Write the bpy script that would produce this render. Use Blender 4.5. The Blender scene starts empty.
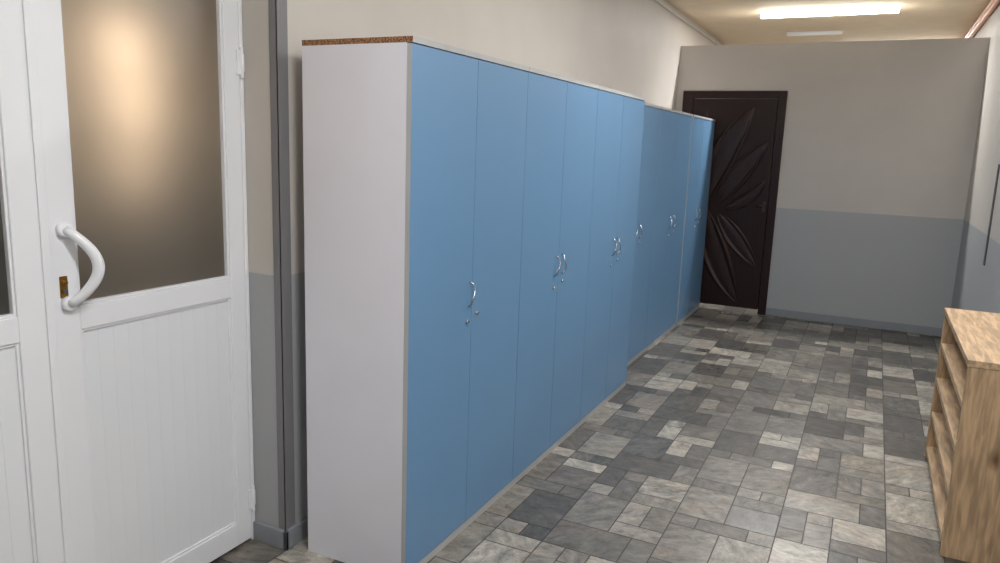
import bpy, bmesh, math, random
from mathutils import Vector, Matrix
random.seed(23)
S=bpy.context.scene
col=S.collection
S.view_settings.view_transform='Standard'
def lin(r,g,b):
    f=lambda c:(c/255/12.92) if c/255<=.04045 else ((c/255+.055)/1.055)**2.4
    return (f(r),f(g),f(b),1)
# ------------------------------------------------------------ materials
def mat(name,rgb,rough=.5,metal=0,var=.04,scale=6,bump=0,spec=.5,stretch=(1,1,1),lo=.3,hi=.7):
    m=bpy.data.materials.new(name);m.use_nodes=True
    nt=m.node_tree;N=nt.nodes;L=nt.links;b=N['Principled BSDF']
    b.inputs['Roughness'].default_value=rough;b.inputs['Metallic'].default_value=metal
    b.inputs['Specular IOR Level'].default_value=spec
    g=N.new('ShaderNodeNewGeometry');mp=N.new('ShaderNodeMapping');mp.inputs['Scale'].default_value=stretch
    L.new(g.outputs['Position'],mp.inputs['Vector'])
    n=N.new('ShaderNodeTexNoise');n.inputs['Scale'].default_value=scale;n.inputs['Detail'].default_value=6
    n.inputs['Distortion'].default_value=.4
    L.new(mp.outputs[0],n.inputs['Vector'])
    r=N.new('ShaderNodeValToRGB')
    c=lin(*rgb)
    r.color_ramp.elements[0].position=lo;r.color_ramp.elements[1].position=hi
    r.color_ramp.elements[0].color=tuple(x*(1-var) for x in c[:3])+(1,)
    r.color_ramp.elements[1].color=tuple(min(1,x*(1+var)) for x in c[:3])+(1,)
    L.new(n.outputs['Fac'],r.inputs[0]);L.new(r.outputs[0],b.inputs['Base Color'])
    if bump:
        bp=N.new('ShaderNodeBump');bp.inputs['Strength'].default_value=bump;bp.inputs['Distance'].default_value=.002
        L.new(n.outputs['Fac'],bp.inputs['Height']);L.new(bp.outputs[0],b.inputs['Normal'])
    return m
def paint_wall(name,up,lo,split=1.029):
    m=mat(name,up,.6,0,.03,3);nt=m.node_tree;N=nt.nodes;L=nt.links;b=N['Principled BSDF']
    g=N.new('ShaderNodeNewGeometry');s=N.new('ShaderNodeSeparateXYZ');L.new(g.outputs['Position'],s.inputs[0])
    c=N.new('ShaderNodeMath');c.operation='GREATER_THAN';c.inputs[1].default_value=split;L.new(s.outputs['Z'],c.inputs[0])
    src=b.inputs['Base Color'].links[0].from_socket
    mx=N.new('ShaderNodeMix');mx.data_type='RGBA';mx.inputs[6].default_value=lin(*lo)
    L.new(c.outputs[0],mx.inputs[0]);L.new(src,mx.inputs[7]);L.new(mx.outputs[2],b.inputs['Base Color'])
    n=N.new('ShaderNodeTexNoise');n.inputs['Scale'].default_value=180;L.new(g.outputs['Position'],n.inputs['Vector'])
    bp=N.new('ShaderNodeBump');bp.inputs['Strength'].default_value=.08;bp.inputs['Distance'].default_value=.001
    L.new(n.outputs['Fac'],bp.inputs['Height']);L.new(bp.outputs[0],b.inputs['Normal'])
    return m
def emit(name,rgb,st):
    m=bpy.data.materials.new(name);m.use_nodes=True;b=m.node_tree.nodes['Principled BSDF']
    b.inputs['Emission Color'].default_value=lin(*rgb);b.inputs['Emission Strength'].default_value=st;b.inputs['Base Color'].default_value=(.8,.8,.8,1)
    return m
M_wall=paint_wall('painted_wall',(193,188,181),(164,166,168))
M_ceil=mat('ceiling_paint',(224,207,180),.7)
M_pvc=mat('white_pvc',(234,236,241),.3,0,.01,3)
M_pvcpanel=mat('white_pvc_panel',(230,233,238),.35,0,.01,2)
M_blue=mat('blue_laminate',(102,143,181),.38,0,.02,2)
M_white=mat('white_laminate',(221,221,230),.45,0,.02,4)
M_edge=mat('grey_white_edging',(172,174,175),.5)
M_chip=mat('particle_board',(138,100,70),.85,0,.7,190,.3,lo=.42,hi=.58)
M_chrome=mat('brushed_chrome',(205,208,212),.22,1,.02)
M_brass=mat('brass',(150,112,50),.3,1,.1,30)
M_bronze=mat('dark_bronze',(84,74,66),.4,1,.1,30)
M_dark=mat('dark_grey_strip',(72,72,75),.5)
M_base=mat('grey_baseboard',(134,138,143),.5)
M_strip=mat('grey_corner_strip',(122,121,124),.6)
M_wenge=mat('wenge_wood',(38,20,19),.38,0,.3,9,0.05,spec=.3,stretch=(6,6,.5))
M_groove=mat('wenge_relief',(42,23,21),.34,0,.3,9,spec=.42,stretch=(6,6,.5))
M_pipeL=mat('cream_pipe',(205,200,190),.4)
M_pipeR=mat('copper_pipe',(214,146,104),.4,0,.1)
M_tube=emit('fluorescent_tube',(255,254,252),22)
M_tube2=emit('fluorescent_tube_dim',(255,240,222),.1)
def oak(name,rgb,st):
    m=mat(name,rgb,.5,0,.26,9,.06,stretch=st,lo=.38,hi=.62)
    nt=m.node_tree;N=nt.nodes;L=nt.links;b=N['Principled BSDF'];src=b.inputs['Base Color'].links[0].from_socket
    g=N.new('ShaderNodeNewGeometry');mp=N.new('ShaderNodeMapping');mp.inputs['Scale'].default_value=tuple(3.4 if s>2 else 1.8 for s in st)
    L.new(g.outputs['Position'],mp.inputs['Vector'])
    v=N.new('ShaderNodeTexVoronoi');v.inputs['Scale'].default_value=1.8;L.new(mp.outputs[0],v.inputs['Vector'])
    r=N.new('ShaderNodeValToRGB');r.color_ramp.elements[0].position=.03;r.color_ramp.elements[0].color=(.42,.34,.28,1)
    r.color_ramp.elements[1].position=.16;r.color_ramp.elements[1].color=(1,1,1,1);L.new(v.outputs['Distance'],r.inputs[0])
    mx=N.new('ShaderNodeMix');mx.data_type='RGBA';mx.blend_type='MULTIPLY';mx.inputs[0].default_value=1
    L.new(src,mx.inputs[6]);L.new(r.outputs[0],mx.inputs[7]);L.new(mx.outputs[2],b.inputs['Base Color']);return m
M_oak=oak('oak_laminate',(184,154,120),(7,7,.7))
M_oaktop=oak('oak_laminate_top',(184,156,124),(7,.7,7))
# frosted glass: scatters the lamp light of the room behind
M_glass=bpy.data.materials.new('frosted_glass');M_glass.use_nodes=True
nt=M_glass.node_tree;N=nt.nodes;L=nt.links;N.remove(N['Principled BSDF'])
tr=N.new('ShaderNodeBsdfTranslucent');tr.inputs[0].default_value=(.8,.78,.76,1)
df=N.new('ShaderNodeBsdfDiffuse');df.inputs[0].default_value=(.04,.046,.042,1)
gl=N.new('ShaderNodeBsdfGlossy');gl.inputs['Roughness'].default_value=.32;gl.inputs[0].default_value=(.8,.8,.8,1)
m1=N.new('ShaderNodeMixShader');m1.inputs[0].default_value=.5;m2=N.new('ShaderNodeMixShader');m2.inputs[0].default_value=.06
L.new(tr.outputs[0],m1.inputs[2]);L.new(df.outputs[0],m1.inputs[1]);L.new(m1.outputs[0],m2.inputs[1]);L.new(gl.outputs[0],m2.inputs[2])
ns=N.new('ShaderNodeTexNoise');ns.inputs['Scale'].default_value=260;bp=N.new('ShaderNodeBump');bp.inputs['Strength'].default_value=.35;bp.inputs['Distance'].default_value=.001
gg=N.new('ShaderNodeNewGeometry');L.new(gg.outputs['Position'],ns.inputs['Vector']);L.new(ns.outputs['Fac'],bp.inputs['Height']);L.new(bp.outputs[0],gl.inputs['Normal']);L.new(bp.outputs[0],tr.inputs['Normal'])
L.new(m2.outputs[0],N['Material Output'].inputs[0])
# floor tile
M_tile=bpy.data.materials.new('slate_vinyl');M_tile.use_nodes=True
nt=M_tile.node_tree;N=nt.nodes;L=nt.links;b=N['Principled BSDF']
at=N.new('ShaderNodeAttribute');at.attribute_name='tile'
sp=N.new('ShaderNodeSeparateColor');L.new(at.outputs['Color'],sp.inputs[0])
g=N.new('ShaderNodeNewGeometry')
sc=N.new('ShaderNodeVectorMath');sc.operation='SCALE';sc.inputs[3].default_value=40;L.new(at.outputs['Color'],sc.inputs[0])
an=N.new('ShaderNodeMath');an.operation='MULTIPLY';an.inputs[1].default_value=6.28;L.new(sp.outputs['Green'],an.inputs[0])
vr=N.new('ShaderNodeVectorRotate');vr.rotation_type='Z_AXIS';L.new(g.outputs['Position'],vr.inputs['Vector']);L.new(an.outputs[0],vr.inputs['Angle'])
ad2=N.new('ShaderNodeVectorMath');ad2.operation='ADD';L.new(vr.outputs[0],ad2.inputs[0]);L.new(sc.outputs[0],ad2.inputs[1])
mp=N.new('ShaderNodeMapping');mp.inputs['Scale'].default_value=(9,16,1);L.new(ad2.outputs[0],mp.inputs['Vector'])
n1=N.new('ShaderNodeTexNoise');n1.inputs['Scale'].default_value=1.4;n1.inputs['Detail'].default_value=12;n1.inputs['Roughness'].default_value=.78;n1.inputs['Distortion'].default_value=.35
L.new(mp.outputs[0],n1.inputs['Vector'])
def ramp(src,els):
    r=N.new('ShaderNodeValToRGB');e=r.color_ramp.elements
    e[0].position,e[0].color=els[0];e[1].position,e[1].color=els[-1]
    for p,c in els[1:-1]:
        x=e.new(p);x.color=c
    L.new(src,r.inputs[0]);return r.outputs[0]
c1=ramp(sp.outputs['Red'],[(0,lin(80,78,76)),(.35,lin(104,101,97)),(.65,lin(128,124,117)),(1,lin(170,165,156))])
c2=ramp(n1.outputs['Fac'],[(.34,(.36,.36,.36,1)),(.46,(.8,.798,.795,1)),(.55,(1.07,1.06,1.05,1)),(.67,(1.65,1.63,1.58,1))])
mp3=N.new('ShaderNodeMapping');mp3.inputs['Scale'].default_value=(5,5,1);L.new(ad2.outputs[0],mp3.inputs['Vector'])
n3=N.new('ShaderNodeTexNoise');n3.inputs['Scale'].default_value=1;n3.inputs['Detail'].default_value=3;L.new(mp3.outputs[0],n3.inputs['Vector'])
c3=ramp(n3.outputs['Fac'],[(.38,(.95,.97,.96,1)),(.5,(1,1,1,1)),(.64,(1.06,1.0,.94,1))])
def mul(a,b_):
    m=N.new('ShaderNodeMix');m.data_type='RGBA';m.blend_type='MULTIPLY';m.inputs[0].default_value=1
    L.new(a,m.inputs[6]);L.new(b_,m.inputs[7]);return m.outputs[2]
L.new(mul(mul(c1,c2),c3),b.inputs['Base Color'])
rr_=N.new('ShaderNodeMapRange');rr_.inputs['To Min'].default_value=.24;rr_.inputs['To Max'].default_value=.48
L.new(sp.outputs['Blue'],rr_.inputs['Value']);L.new(rr_.outputs[0],b.inputs['Roughness'])
b.inputs['Specular IOR Level'].default_value=.55
bp=N.new('ShaderNodeBump');bp.inputs['Strength'].default_value=.27;bp.inputs['Distance'].default_value=.003
L.new(n1.outputs['Fac'],bp.inputs['Height']);L.new(bp.outputs[0],b.inputs['Normal'])
M_grout=mat('vinyl_joint',(64,62,60),.6)
# ------------------------------------------------------------ helpers
def link(o,parent=None):
    col.objects.link(o)
    if parent: o.parent=parent
    return o
def thing(name,loc,label,cat,group=None):
    o=bpy.data.objects.new(name,None);o.location=loc;o.empty_display_size=.1;link(o)
    o['label']=label;o['category']=cat
    if group:o['group']=group
    return o
def wloc(o):
    v=Vector(o.location)
    while o.parent: o=o.parent;v+=Vector(o.location)
    return v
def mesh_obj(name,bm,mats,parent=None,smooth=False):
    me=bpy.data.meshes.new(name);bm.normal_update();bm.to_mesh(me);bm.free()
    for m in mats: me.materials.append(m)
    o=bpy.data.objects.new(name,me);link(o,parent)
    if parent: me.transform(Matrix.Translation(-wloc(parent)))
    if smooth:
        for p in me.polygons:p.use_smooth=True
    return o
def addbox(bm,x0,x1,y0,y1,z0,z1,mi=0,bev=0,side=None):
    r=bmesh.ops.create_cube(bm,size=1,matrix=Matrix.Translation(((x0+x1)/2,(y0+y1)/2,(z0+z1)/2))@Matrix.Diagonal((x1-x0,y1-y0,z1-z0,1)))
    fs=set(f for v in r['verts'] for f in v.link_faces)
    for f in fs:
        f.material_index=mi
        if side:
            f.normal_update()
            k=side(f.normal)
            if k is not None:f.material_index=k
    if bev:
        es=list(set(e for v in r['verts'] for e in v.link_edges))
        bmesh.ops.bevel(bm,geom=es,offset=bev,segments=2,affect='EDGES',profile=.5)
def boxes(name,lst,mats,parent=None,bev=0,side=None):
    bm=bmesh.new()
    for b in lst:
        addbox(bm,*b[:6],mi=b[6] if len(b)>6 else 0,bev=bev,side=side)
    return mesh_obj(name,bm,mats if isinstance(mats,list) else [mats],parent)
def tube(name,pts,rad,mats,parent=None,seg=10,rads=None):
    bm=bmesh.new();pts=[Vector(p) for p in pts];n=len(pts);rings=[]
    prev=None
    for i,p in enumerate(pts):
        a=pts[i-1] if i>0 else pts[0];c=pts[i+1] if i<n-1 else pts[-1]
        t=(c-a).normalized()
        if prev is None:
            u=t.cross(Vector((0,0,1)));u=u if u.length>.1 else t.cross(Vector((1,0,0)))
        else: u=prev-t*prev.dot(t)
        u.normalize();prev=u;w=t.cross(u);rr=rads[i] if rads else rad
        rings.append([bm.verts.new(p+u*math.cos(2*math.pi*k/seg)*rr+w*math.sin(2*math.pi*k/seg)*rr) for k in range(seg)])
    for i in range(n-1):
        A=rings[i];B=rings[i+1]
        for k in range(seg): bm.faces.new((A[k],A[(k+1)%seg],B[(k+1)%seg],B[k]))
    bm.faces.new(rings[0][::-1]);bm.faces.new(rings[-1])
    bmesh.ops.recalc_face_normals(bm,faces=bm.faces)
    return mesh_obj(name,bm,mats if isinstance(mats,list) else [mats],parent,True)
def struct(o): o['kind']='structure';return o
def cyl(name,c,axis,r,l,m,parent,seg=20):
    a=Vector(axis).normalized();c=Vector(c)
    return tube(name,[c-a*l/2,c-a*l/2*.8,c+a*l/2*.8,c+a*l/2],r,m,parent,seg,rads=[r*.9,r,r,r*.85])
# ------------------------------------------------------------ room
XL,XN,XR=-.51,-.658,2.01
YE=5.43;HC=2.8;TE=2.512;Y0=-3.6;Y1=9.0
# floor: printed vinyl, one interlocking 8 x 8 module of blocks repeated over the whole floor
bm=bmesh.new();cl=bm.loops.layers.float_color.new('tile')
cs=.1;P=8
occ=[[0]*P for _ in range(P)];module=[]
sizes=[((2,2),5),((3,2),5),((2,3),4),((2,1),4),((1,2),4),((1,1),2)]
for j in range(P):
    for i in range(P):
        if occ[i][j]:continue
        opts=[s for s in sizes if all(not occ[(i+a)%P][(j+c)%P] for a in range(s[0][0]) for c in range(s[0][1]))]
        w_,h_=random.choices([s[0] for s in opts],[s[1] for s in opts])[0]
        for a in range(w_):
            for c in range(h_):occ[(i+a)%P][(j+c)%P]=1
        module.append((i,j,w_,h_,random.random()))
def face(a,b_,c,d,z,mi,colr):
    vs=[bm.verts.new(p) for p in((a,b_,z),(c,b_,z),(c,d,z),(a,d,z))]
    f=bm.faces.new(vs);f.material_index=mi
    for l in f.loops:l[cl]=colr
x0=-2.1;y0=Y0-.2;gp=.0024
for mx_ in range(6):
    for my_ in range(17):
        for i,j,w_,h_,tone in module:
            X=x0+(mx_*P+i)*cs;Y=y0+(my_*P+j)*cs
            if X>2.2 or Y>9.2: continue
            tn=random.random()
            face(X+gp,Y+gp,X+w_*cs-gp,Y+h_*cs-gp,0,0,(tn,random.random(),random.random(),1))
face(x0,y0,2.4,9.4,-.0012,1,(0,0,0,1))
fl=struct(mesh_obj('floor',bm,[M_tile,M_grout]))
struct(boxes('ceiling',[(-1.9,XR+.12,Y0-.1,Y1+.1,HC,HC+.1)],M_ceil))
struct(boxes('wall_left',[(-.84,XL,-.03,Y1,0,HC)],M_wall))
struct(boxes('wall_left_entry',[(-.80,XN-.01,Y0,-1.56,0,HC),(-.80,XN-.01,-1.56,-.031,2.16,HC)],M_wall))
struct(boxes('wall_right',[(XR,XR+.12,Y0,Y1,0,HC)],M_wall))
struct(boxes('wall_back',[(-1.9,XR+.12,Y0-.1,Y0,0,HC)],M_wall))
struct(boxes('wall_far',[(-.8,XR+.12,Y1,Y1+.1,0,HC)],M_wall))
struct(boxes('wall_end',[(XL,-.36,YE,YE+.1,0,TE),(.44,XR,YE,YE+.1,0,TE),(-.36,.44,YE,YE+.1,2.04,TE)],M_wall))
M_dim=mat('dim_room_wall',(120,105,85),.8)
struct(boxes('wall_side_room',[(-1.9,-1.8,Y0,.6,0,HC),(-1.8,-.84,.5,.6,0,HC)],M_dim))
struct(boxes('baseboard_end',[(.505,XR,YE-.016,YE,0,.075)],M_base,bev=.004))
struct(boxes('baseboard_right',[(XR-.016,XR,Y0,YE-.016,0,.075)],M_base,bev=.004))
struct(boxes('baseboard_left',[(XL,XL+.016,-.046,YE,0,.075),(XN+.002,XL+.016,-.046,-.03,0,.075)],M_base,bev=.003))
struct(boxes('trim_1',[(XL-.030,XL+.002,-.033,-.03,.075,HC),(XL,XL+.002,-.033,.02,.075,HC)],M_strip))
struct(boxes('trim_2',[(XR-.008,XR,3.80,3.845,.84,1.50)],M_dark,bev=.002))
def clip_pipe(name,pts,r,m,label):
    o=tube(name,pts,r,m,None,10);o['label']=label;o['category']='pipe';return o
clip_pipe('heating_pipe',[(XL+.014,y,HC-.05) for y in (2,5,8.95)],.013,M_pipeL,'thin cream pipe running under the ceiling above the lockers')
for k,dz in enumerate((.022,.068)):
    clip_pipe('copper_pipe' if k==0 else 'copper_pipe.001',[(XR-.023,y,HC-dz) for y in (2,5,8.98)],.022,M_pipeR,'copper coloured pipe running along the ceiling corner')
# ------------------------------------------------------------ white PVC double door
d=bpy.data.objects.new('door_1',None);d.location=(XN,-.75,0);link(d);struct(d)
boxes('door_frame',[(XN-.06,XN+.0,-.048,-.031,0,2.15),(XN-.06,XN,-1.55,-1.50,0,2.15),(XN-.06,XN,-1.55,-.031,2.09,2.15)],M_pvc,d,bev=.003)
def leaf(nm,ya,yb,sh):
    st=.083
    lf=bpy.data.objects.new(nm,None);link(lf,d)
    X=XN
    boxes('leaf_frame',[(X-.05,X,ya,ya+st,.012,2.085),(X-.05,X,yb-sh,yb,.012,2.085),
        (X-.05,X,ya+st,yb-sh,.012,.10),(X-.05,X,ya+st,yb-sh,.95,1.02),(X-.05,X,ya+st,yb-sh,2.0,2.085)],M_pvc,lf,bev=.003)
    a,b_=ya+st,yb-sh
    bl=[]
    for z0,z1 in((.10,.95),(1.02,2.0)):
        bl+=[(X-.03,X-.005,a,a+.008,z0,z1),(X-.03,X-.005,b_-.008,b_,z0,z1),(X-.03,X-.005,a+.008,b_-.008,z0,z0+.008),(X-.03,X-.005,a+.008,b_-.008,z1-.008,z1)]
    boxes('glazing_bead',bl,M_pvc,lf,bev=.002)
    boxes('glass_pane',[(X-.026,X-.020,a+.007,b_-.007,1.025,1.995)],M_glass,lf)
    n=11;w=(b_-a-.016)/n;pl=[]
    for i in range(n):
        pl.append((X-.028,X-.011,a+.008+i*w+.0001,a+.008+(i+1)*w-.0001,.108,.942))
    boxes('lower_panel',pl,M_pvcpanel,lf,bev=.0006)
    return lf
lf=leaf('door_leaf',-.752,-.05,.066)
leaf('door_leaf',-1.498,-.757,.083)
boxes('astragal',[(XN,XN+.006,-.768,-.744,.012,2.085)],M_pvc,d,bev=.002)
pts=[];rads=[]
for i in range(25):
    t=i/24;a=math.pi*t
    pts.append((XN+.012+.055*max(0,math.sin(a))**.7,-.704+.052*math.sin(a),1.238-.205*t));rads.append(.0125+.003*math.sin(a))
tube('door_handle',pts,.013,M_pvc,lf,14,rads=rads)
for z in(1.238,1.033): cyl('handle_mount',(XN+.008,-.704,z),(1,0,0),.021,.018,M_pvc,lf)
boxes('lock_plate',[(XN,XN+.004,-.724,-.702,1.05,1.11)],M_brass,lf,bev=.0015)
cyl('keyhole',(XN+.006,-.713,1.092),(1,0,0),.008,.010,M_brass,lf)
cyl('keyhole',(XN+.006,-.713,1.068),(1,0,0),.007,.008,M_dark,lf)
for z in(1.70,.12):
    bm=bmesh.new();addbox(bm,XN,XN+.006,-.066,-.045,z+.01,z+.09,bev=.002);addbox(bm,XN,XN+.005,-.044,-.031,z+.02,z+.08,bev=.002)
    bmesh.ops.create_cone(bm,cap_ends=True,segments=14,radius1=.006,radius2=.006,depth=.10,matrix=Matrix.Translation((XN+.006,-.045,z+.05)))
    mesh_obj('hinge',bm,[M_pvc],d)
# ------------------------------------------------------------ lockers
def pull(par,y,z0,z1,x,sg=1):
    pts=[]
    for i in range(15):
        t=i/14;s=max(0,math.sin(math.pi*t))
        pts.append((x+.003+.020*s**.6,y+sg*.009*math.sin(2*math.pi*t),z1+(z0-z1)*t))
    return tube('handle',pts,.003,M_chrome,par,8,rads=[.0048-.0015*math.sin(math.pi*i/14) for i in range(15)])
H=1.822
def locker(ya,yb,x,split,label,h1=True,h2=True,inset=0,D=.43,ho=.038):
    t=.018
    o=thing('locker',(x-D/2,(ya+yb)/2,0),label,'cabinet','tall two-door lockers along the wall')
    g=.0006
    ya+=g;yb-=g
    xb=x-.018
    bx=x if inset else xb
    boxes('body',[(x-D,bx-.0005,ya,ya+t,.0,H-t,1 if inset else 0),(x-D,xb-.0005,yb-t,yb,.0,H-t),
      (x-D,xb-.001,ya+t,yb-t,.05,.05+t),(x-D,x-D+.006,ya+t,yb-t,.0,H-t),(xb-.02,xb-.003,ya+t,yb-t,0,.05),
      (x-D+.006,xb-.03,ya+t,yb-t,1.45,1.45+t)],[M_white,M_edge],o)
    boxes('top_panel',[(x-D,x+.004,ya,yb,H-t,H)],[M_white,M_chip,M_edge],o,side=lambda n:1 if n.y<-.5 else (2 if n.x>.5 else None))
    boxes('plinth',[(xb-.002,x-.003,ya,yb,.0,.032)],M_edge,o,bev=.001)
    side=lambda n:1 if n.y<-.5 or abs(n.z)>.5 else None
    for k,(a,b_) in enumerate(((ya+inset+.001,split-.0016),(split+.0016,yb-.001))):
        dd=boxes('door',[(xb,x,a,b_,.036,H-t-.003)],[M_blue,M_edge if k==0 and ya<.01 else M_blue],o,side=side)
        y=(b_-ho) if k==0 else (a+ho)
        if (k==0 and h1) or (k==1 and h2): pull(dd,y,.91,1.005,x,-1 if k else 1)
        cyl('lock',(x+.004,y+(-.012 if k==0 else .014),.855 if k==0 else .875),(1,0,0),.008,.009,M_chrome,dd,14)
    return o
W=.427*2
locker(0,W,0,.427,'blue two-door locker with exposed white side panel beside the white door',h2=False,ho=.022)
locker(W,2*W,0,W+.427,'tall blue two-door locker with chrome bow handles')
locker(2*W,3*W,0,2*W+.427,'tall blue two-door locker with chrome bow handles')
locker(2.575,3.42,-.12,2.98,'blue two-door locker set slightly back from the row',D=.365,ho=.06)
locker(3.423,4.42,-.12,3.94,'blue two-door locker set slightly back from the row',D=.37,ho=.06)
locker(4.425,5.36,-.115,4.86,'narrow blue two-door locker beside the dark wooden door',inset=.003,D=.375,ho=.06)
# ------------------------------------------------------------ dark door in the end wall
d2=bpy.data.objects.new('door_2',None);d2.location=(.03,YE,0);link(d2);struct(d2)
yf=YE-.018
boxes('casing',[(-.447,-.35,yf,YE-.001,0,2.092),(.43,.501,yf,YE-.001,0,2.092),(-.35,.43,yf,YE-.001,2.022,2.092)],M_wenge,d2,bev=.004)
boxes('jamb',[(-.36,-.345,YE,YE+.1,0,2.03),(.425,.44,YE,YE+.1,0,2.03),(-.36,.44,YE,YE+.1,2.025,2.04)],M_wenge,d2)
dl=boxes('door_leaf',[(-.342,.422,YE-.008,YE+.032,.042,2.019)],M_wenge,d2,bev=.003)
yr=YE-.008
def bq(p,q,r,t): return Vector(((1-t)**2*p[0]+2*t*(1-t)*q[0]+t*t*r[0],(1-t)**2*p[1]+2*t*(1-t)*q[1]+t*t*r[1]))
def petal(p,q,r,w,h=.014):
    """raised leaf: rounded outer ridge around a gently domed middle, following a curved spine"""
    bm=bmesh.new();n=28;m=24;rows=[]
    for i in range(n+1):
        t=i/n;c=bq(p,q,r,t);tg=(bq(p,q,r,min(1,t+.01))-bq(p,q,r,max(0,t-.01))).normalized();nn=Vector((-tg.y,tg.x))
        ww=w*max(.02,math.sin(math.pi*min(1,t*.97+.02)))**.7
        row=[]
        for k in range(m+1):
            s=k/m*2-1
            prof=h*max(0,math.cos((abs(s)-.82)/.18*math.pi/2))**.8 if abs(s)>.64 else h*.35*math.cos(s/.64*math.pi/2)
            e=min(1,math.sin(math.pi*t)*3+.02)
            q2=c+nn*s*ww
            row.append(bm.verts.new((q2.x,yr-.0005-prof*e,q2.y)))
        rows.append(row)
    for i in range(n):
        for k in range(m): bm.faces.new((rows[i][k],rows[i+1][k],rows[i+1][k+1],rows[i][k+1]))
    bmesh.ops.recalc_face_normals(bm,faces=bm.faces)
    if sum(f.normal.y for f in bm.faces)>0: bmesh.ops.reverse_faces(bm,faces=bm.faces)
    mesh_obj('carved_leaf',bm,[M_groove],dl,True)
petal((-.15,1.06),(-.06,1.52),(.22,1.94),.13)
petal((-.04,1.03),(.12,1.34),(.37,1.62),.10)
petal((.02,.99),(.26,1.05),(.38,1.28),.06)
petal((-.15,.98),(-.06,.52),(.22,.10),.13)
petal((-.02,.94),(.14,.72),(.37,.46),.09)
petal((-.26,1.10),(-.30,1.55),(-.20,1.92),.045)
petal((-.26,.94),(-.30,.5),(-.20,.12),.045)
boxes('handle_plate',[(.378,.404,YE-.014,YE-.008,.98,1.08)],M_bronze,dl,bev=.002)
tube('lever',[(.392,YE-.012,1.04),(.392,YE-.045,1.04),(.378,YE-.05,1.04),(.315,YE-.048,1.038)],.007,M_bronze,dl,10)
# ------------------------------------------------------------ oak shelf unit
ux0,ux1,ua,ub,uh=1.685,XR-.018,1.18,2.278,.787
u=thing('shoe_rack',((ux0+ux1)/2,(ua+ub)/2,0),'low oak laminate shoe rack with open shelves against the wall','shelf')
t=.026
boxes('top_board',[(ux0-.004,ux1,ua-.004,ub+.004,uh-t,uh)],M_oaktop,u,bev=.0015)
for a in(ua,ub-t): boxes('side_panel',[(ux0,ux1,a,a+t,0,uh-t)],M_oak,u,bev=.001)
for z in(.04,.225,.405,.585): boxes('shelf_board',[(ux0+.002,ux1-.006,ua+t,ub-t,z,z+.026)],M_oaktop,u)
boxes('back_panel',[(ux1-.005,ux1,ua+t,ub-t,.04,uh-t)],M_oak,u)
# ------------------------------------------------------------ lamps
def lamp(x,y,power,l=1.15,m=M_tube,label='lit fluorescent batten lamp on the ceiling',colr=(1,.985,.965)):
    o=thing('ceiling_lamp',(x,y,HC),label,'lamp','fluorescent lamps on the ceiling')
    boxes('lamp_body',[(x-l/2,x+l/2,y-.022,y+.022,HC-.012,HC)],M_pvc,o,bev=.002)
    bm=bmesh.new();bmesh.ops.create_cone(bm,cap_ends=True,segments=20,radius1=.022 if power else .014,radius2=.022 if power else .014,depth=l*.98,matrix=Matrix.Translation((x,y,HC-(.032 if power else .024)))@Matrix.Rotation(math.pi/2,4,'Y'))
    mesh_obj('lamp_tube',bm,[m],o,True)
    if power:
        ld=bpy.data.lights.new('tube_light','AREA');ld.shape='RECTANGLE';ld.size=l*.97;ld.size_y=.03;ld.energy=power;ld.color=colr
        lo=bpy.data.objects.new('tube_light',ld);lo.location=(0,0,-.056);link(lo,o)
    return o
lamp(.76,5.50,48)
lamp(.56,6.75,0,.55,M_tube2,'dim fluorescent batten lamp further along the ceiling')
lamp(1.35,7.9,42,colr=(1,.96,.9),label='lit fluorescent batten lamp behind the partition')
lamp(1.35,-1.0,44,colr=(.98,.99,1))
lamp(1.35,-3.0,8,colr=(.98,.99,1))  # unseen lamp behind the camera, added only as fill light
lamp(1.30,1.9,42,colr=(1,.99,.98))
def pt(n,loc,e,c,r):
    ld=bpy.data.lights.new(n,'POINT');ld.energy=e;ld.color=c;ld.shadow_soft_size=r
    lo=bpy.data.objects.new(n,ld);lo.location=loc;link(lo)
for k,(yy,z,e) in enumerate(((-.47,1.75,5.2),(-.45,1.58,3.8),(-.46,1.40,1.7))): pt('side_room_light',(-.825,yy,z),e,(1,.75,.51),.05)
pt('side_room_fill',(-1.35,-.4,1.2),2.0,(.9,1,.95),.2)  # weak neutral fill, added to grey the lower part of the glass
w=bpy.data.worlds.new('world');S.world=w;w.use_nodes=True;w.node_tree.nodes['Background'].inputs[0].default_value=(.5,.5,.5,1);w.node_tree.nodes['Background'].inputs[1].default_value=.3
# ------------------------------------------------------------ camera
f=743.8;ya,pi_,ro=.459,.179,.035
F=Vector((-math.sin(ya)*math.cos(pi_),math.cos(ya)*math.cos(pi_),-math.sin(pi_)))
R=Vector((math.cos(ya),math.sin(ya),0));U=R.cross(F)
R2=R*math.cos(ro)+U*math.sin(ro);U2=-R*math.sin(ro)+U*math.cos(ro)
cd=bpy.data.cameras.new('camera');cd.sensor_width=36;cd.lens=f*36/1000
co=bpy.data.objects.new('camera',cd);link(co)
mt=Matrix((R2,U2,-F)).transposed().to_4x4();mt.translation=(1.303,-1.976,1.5);co.matrix_world=mt
S.camera=co
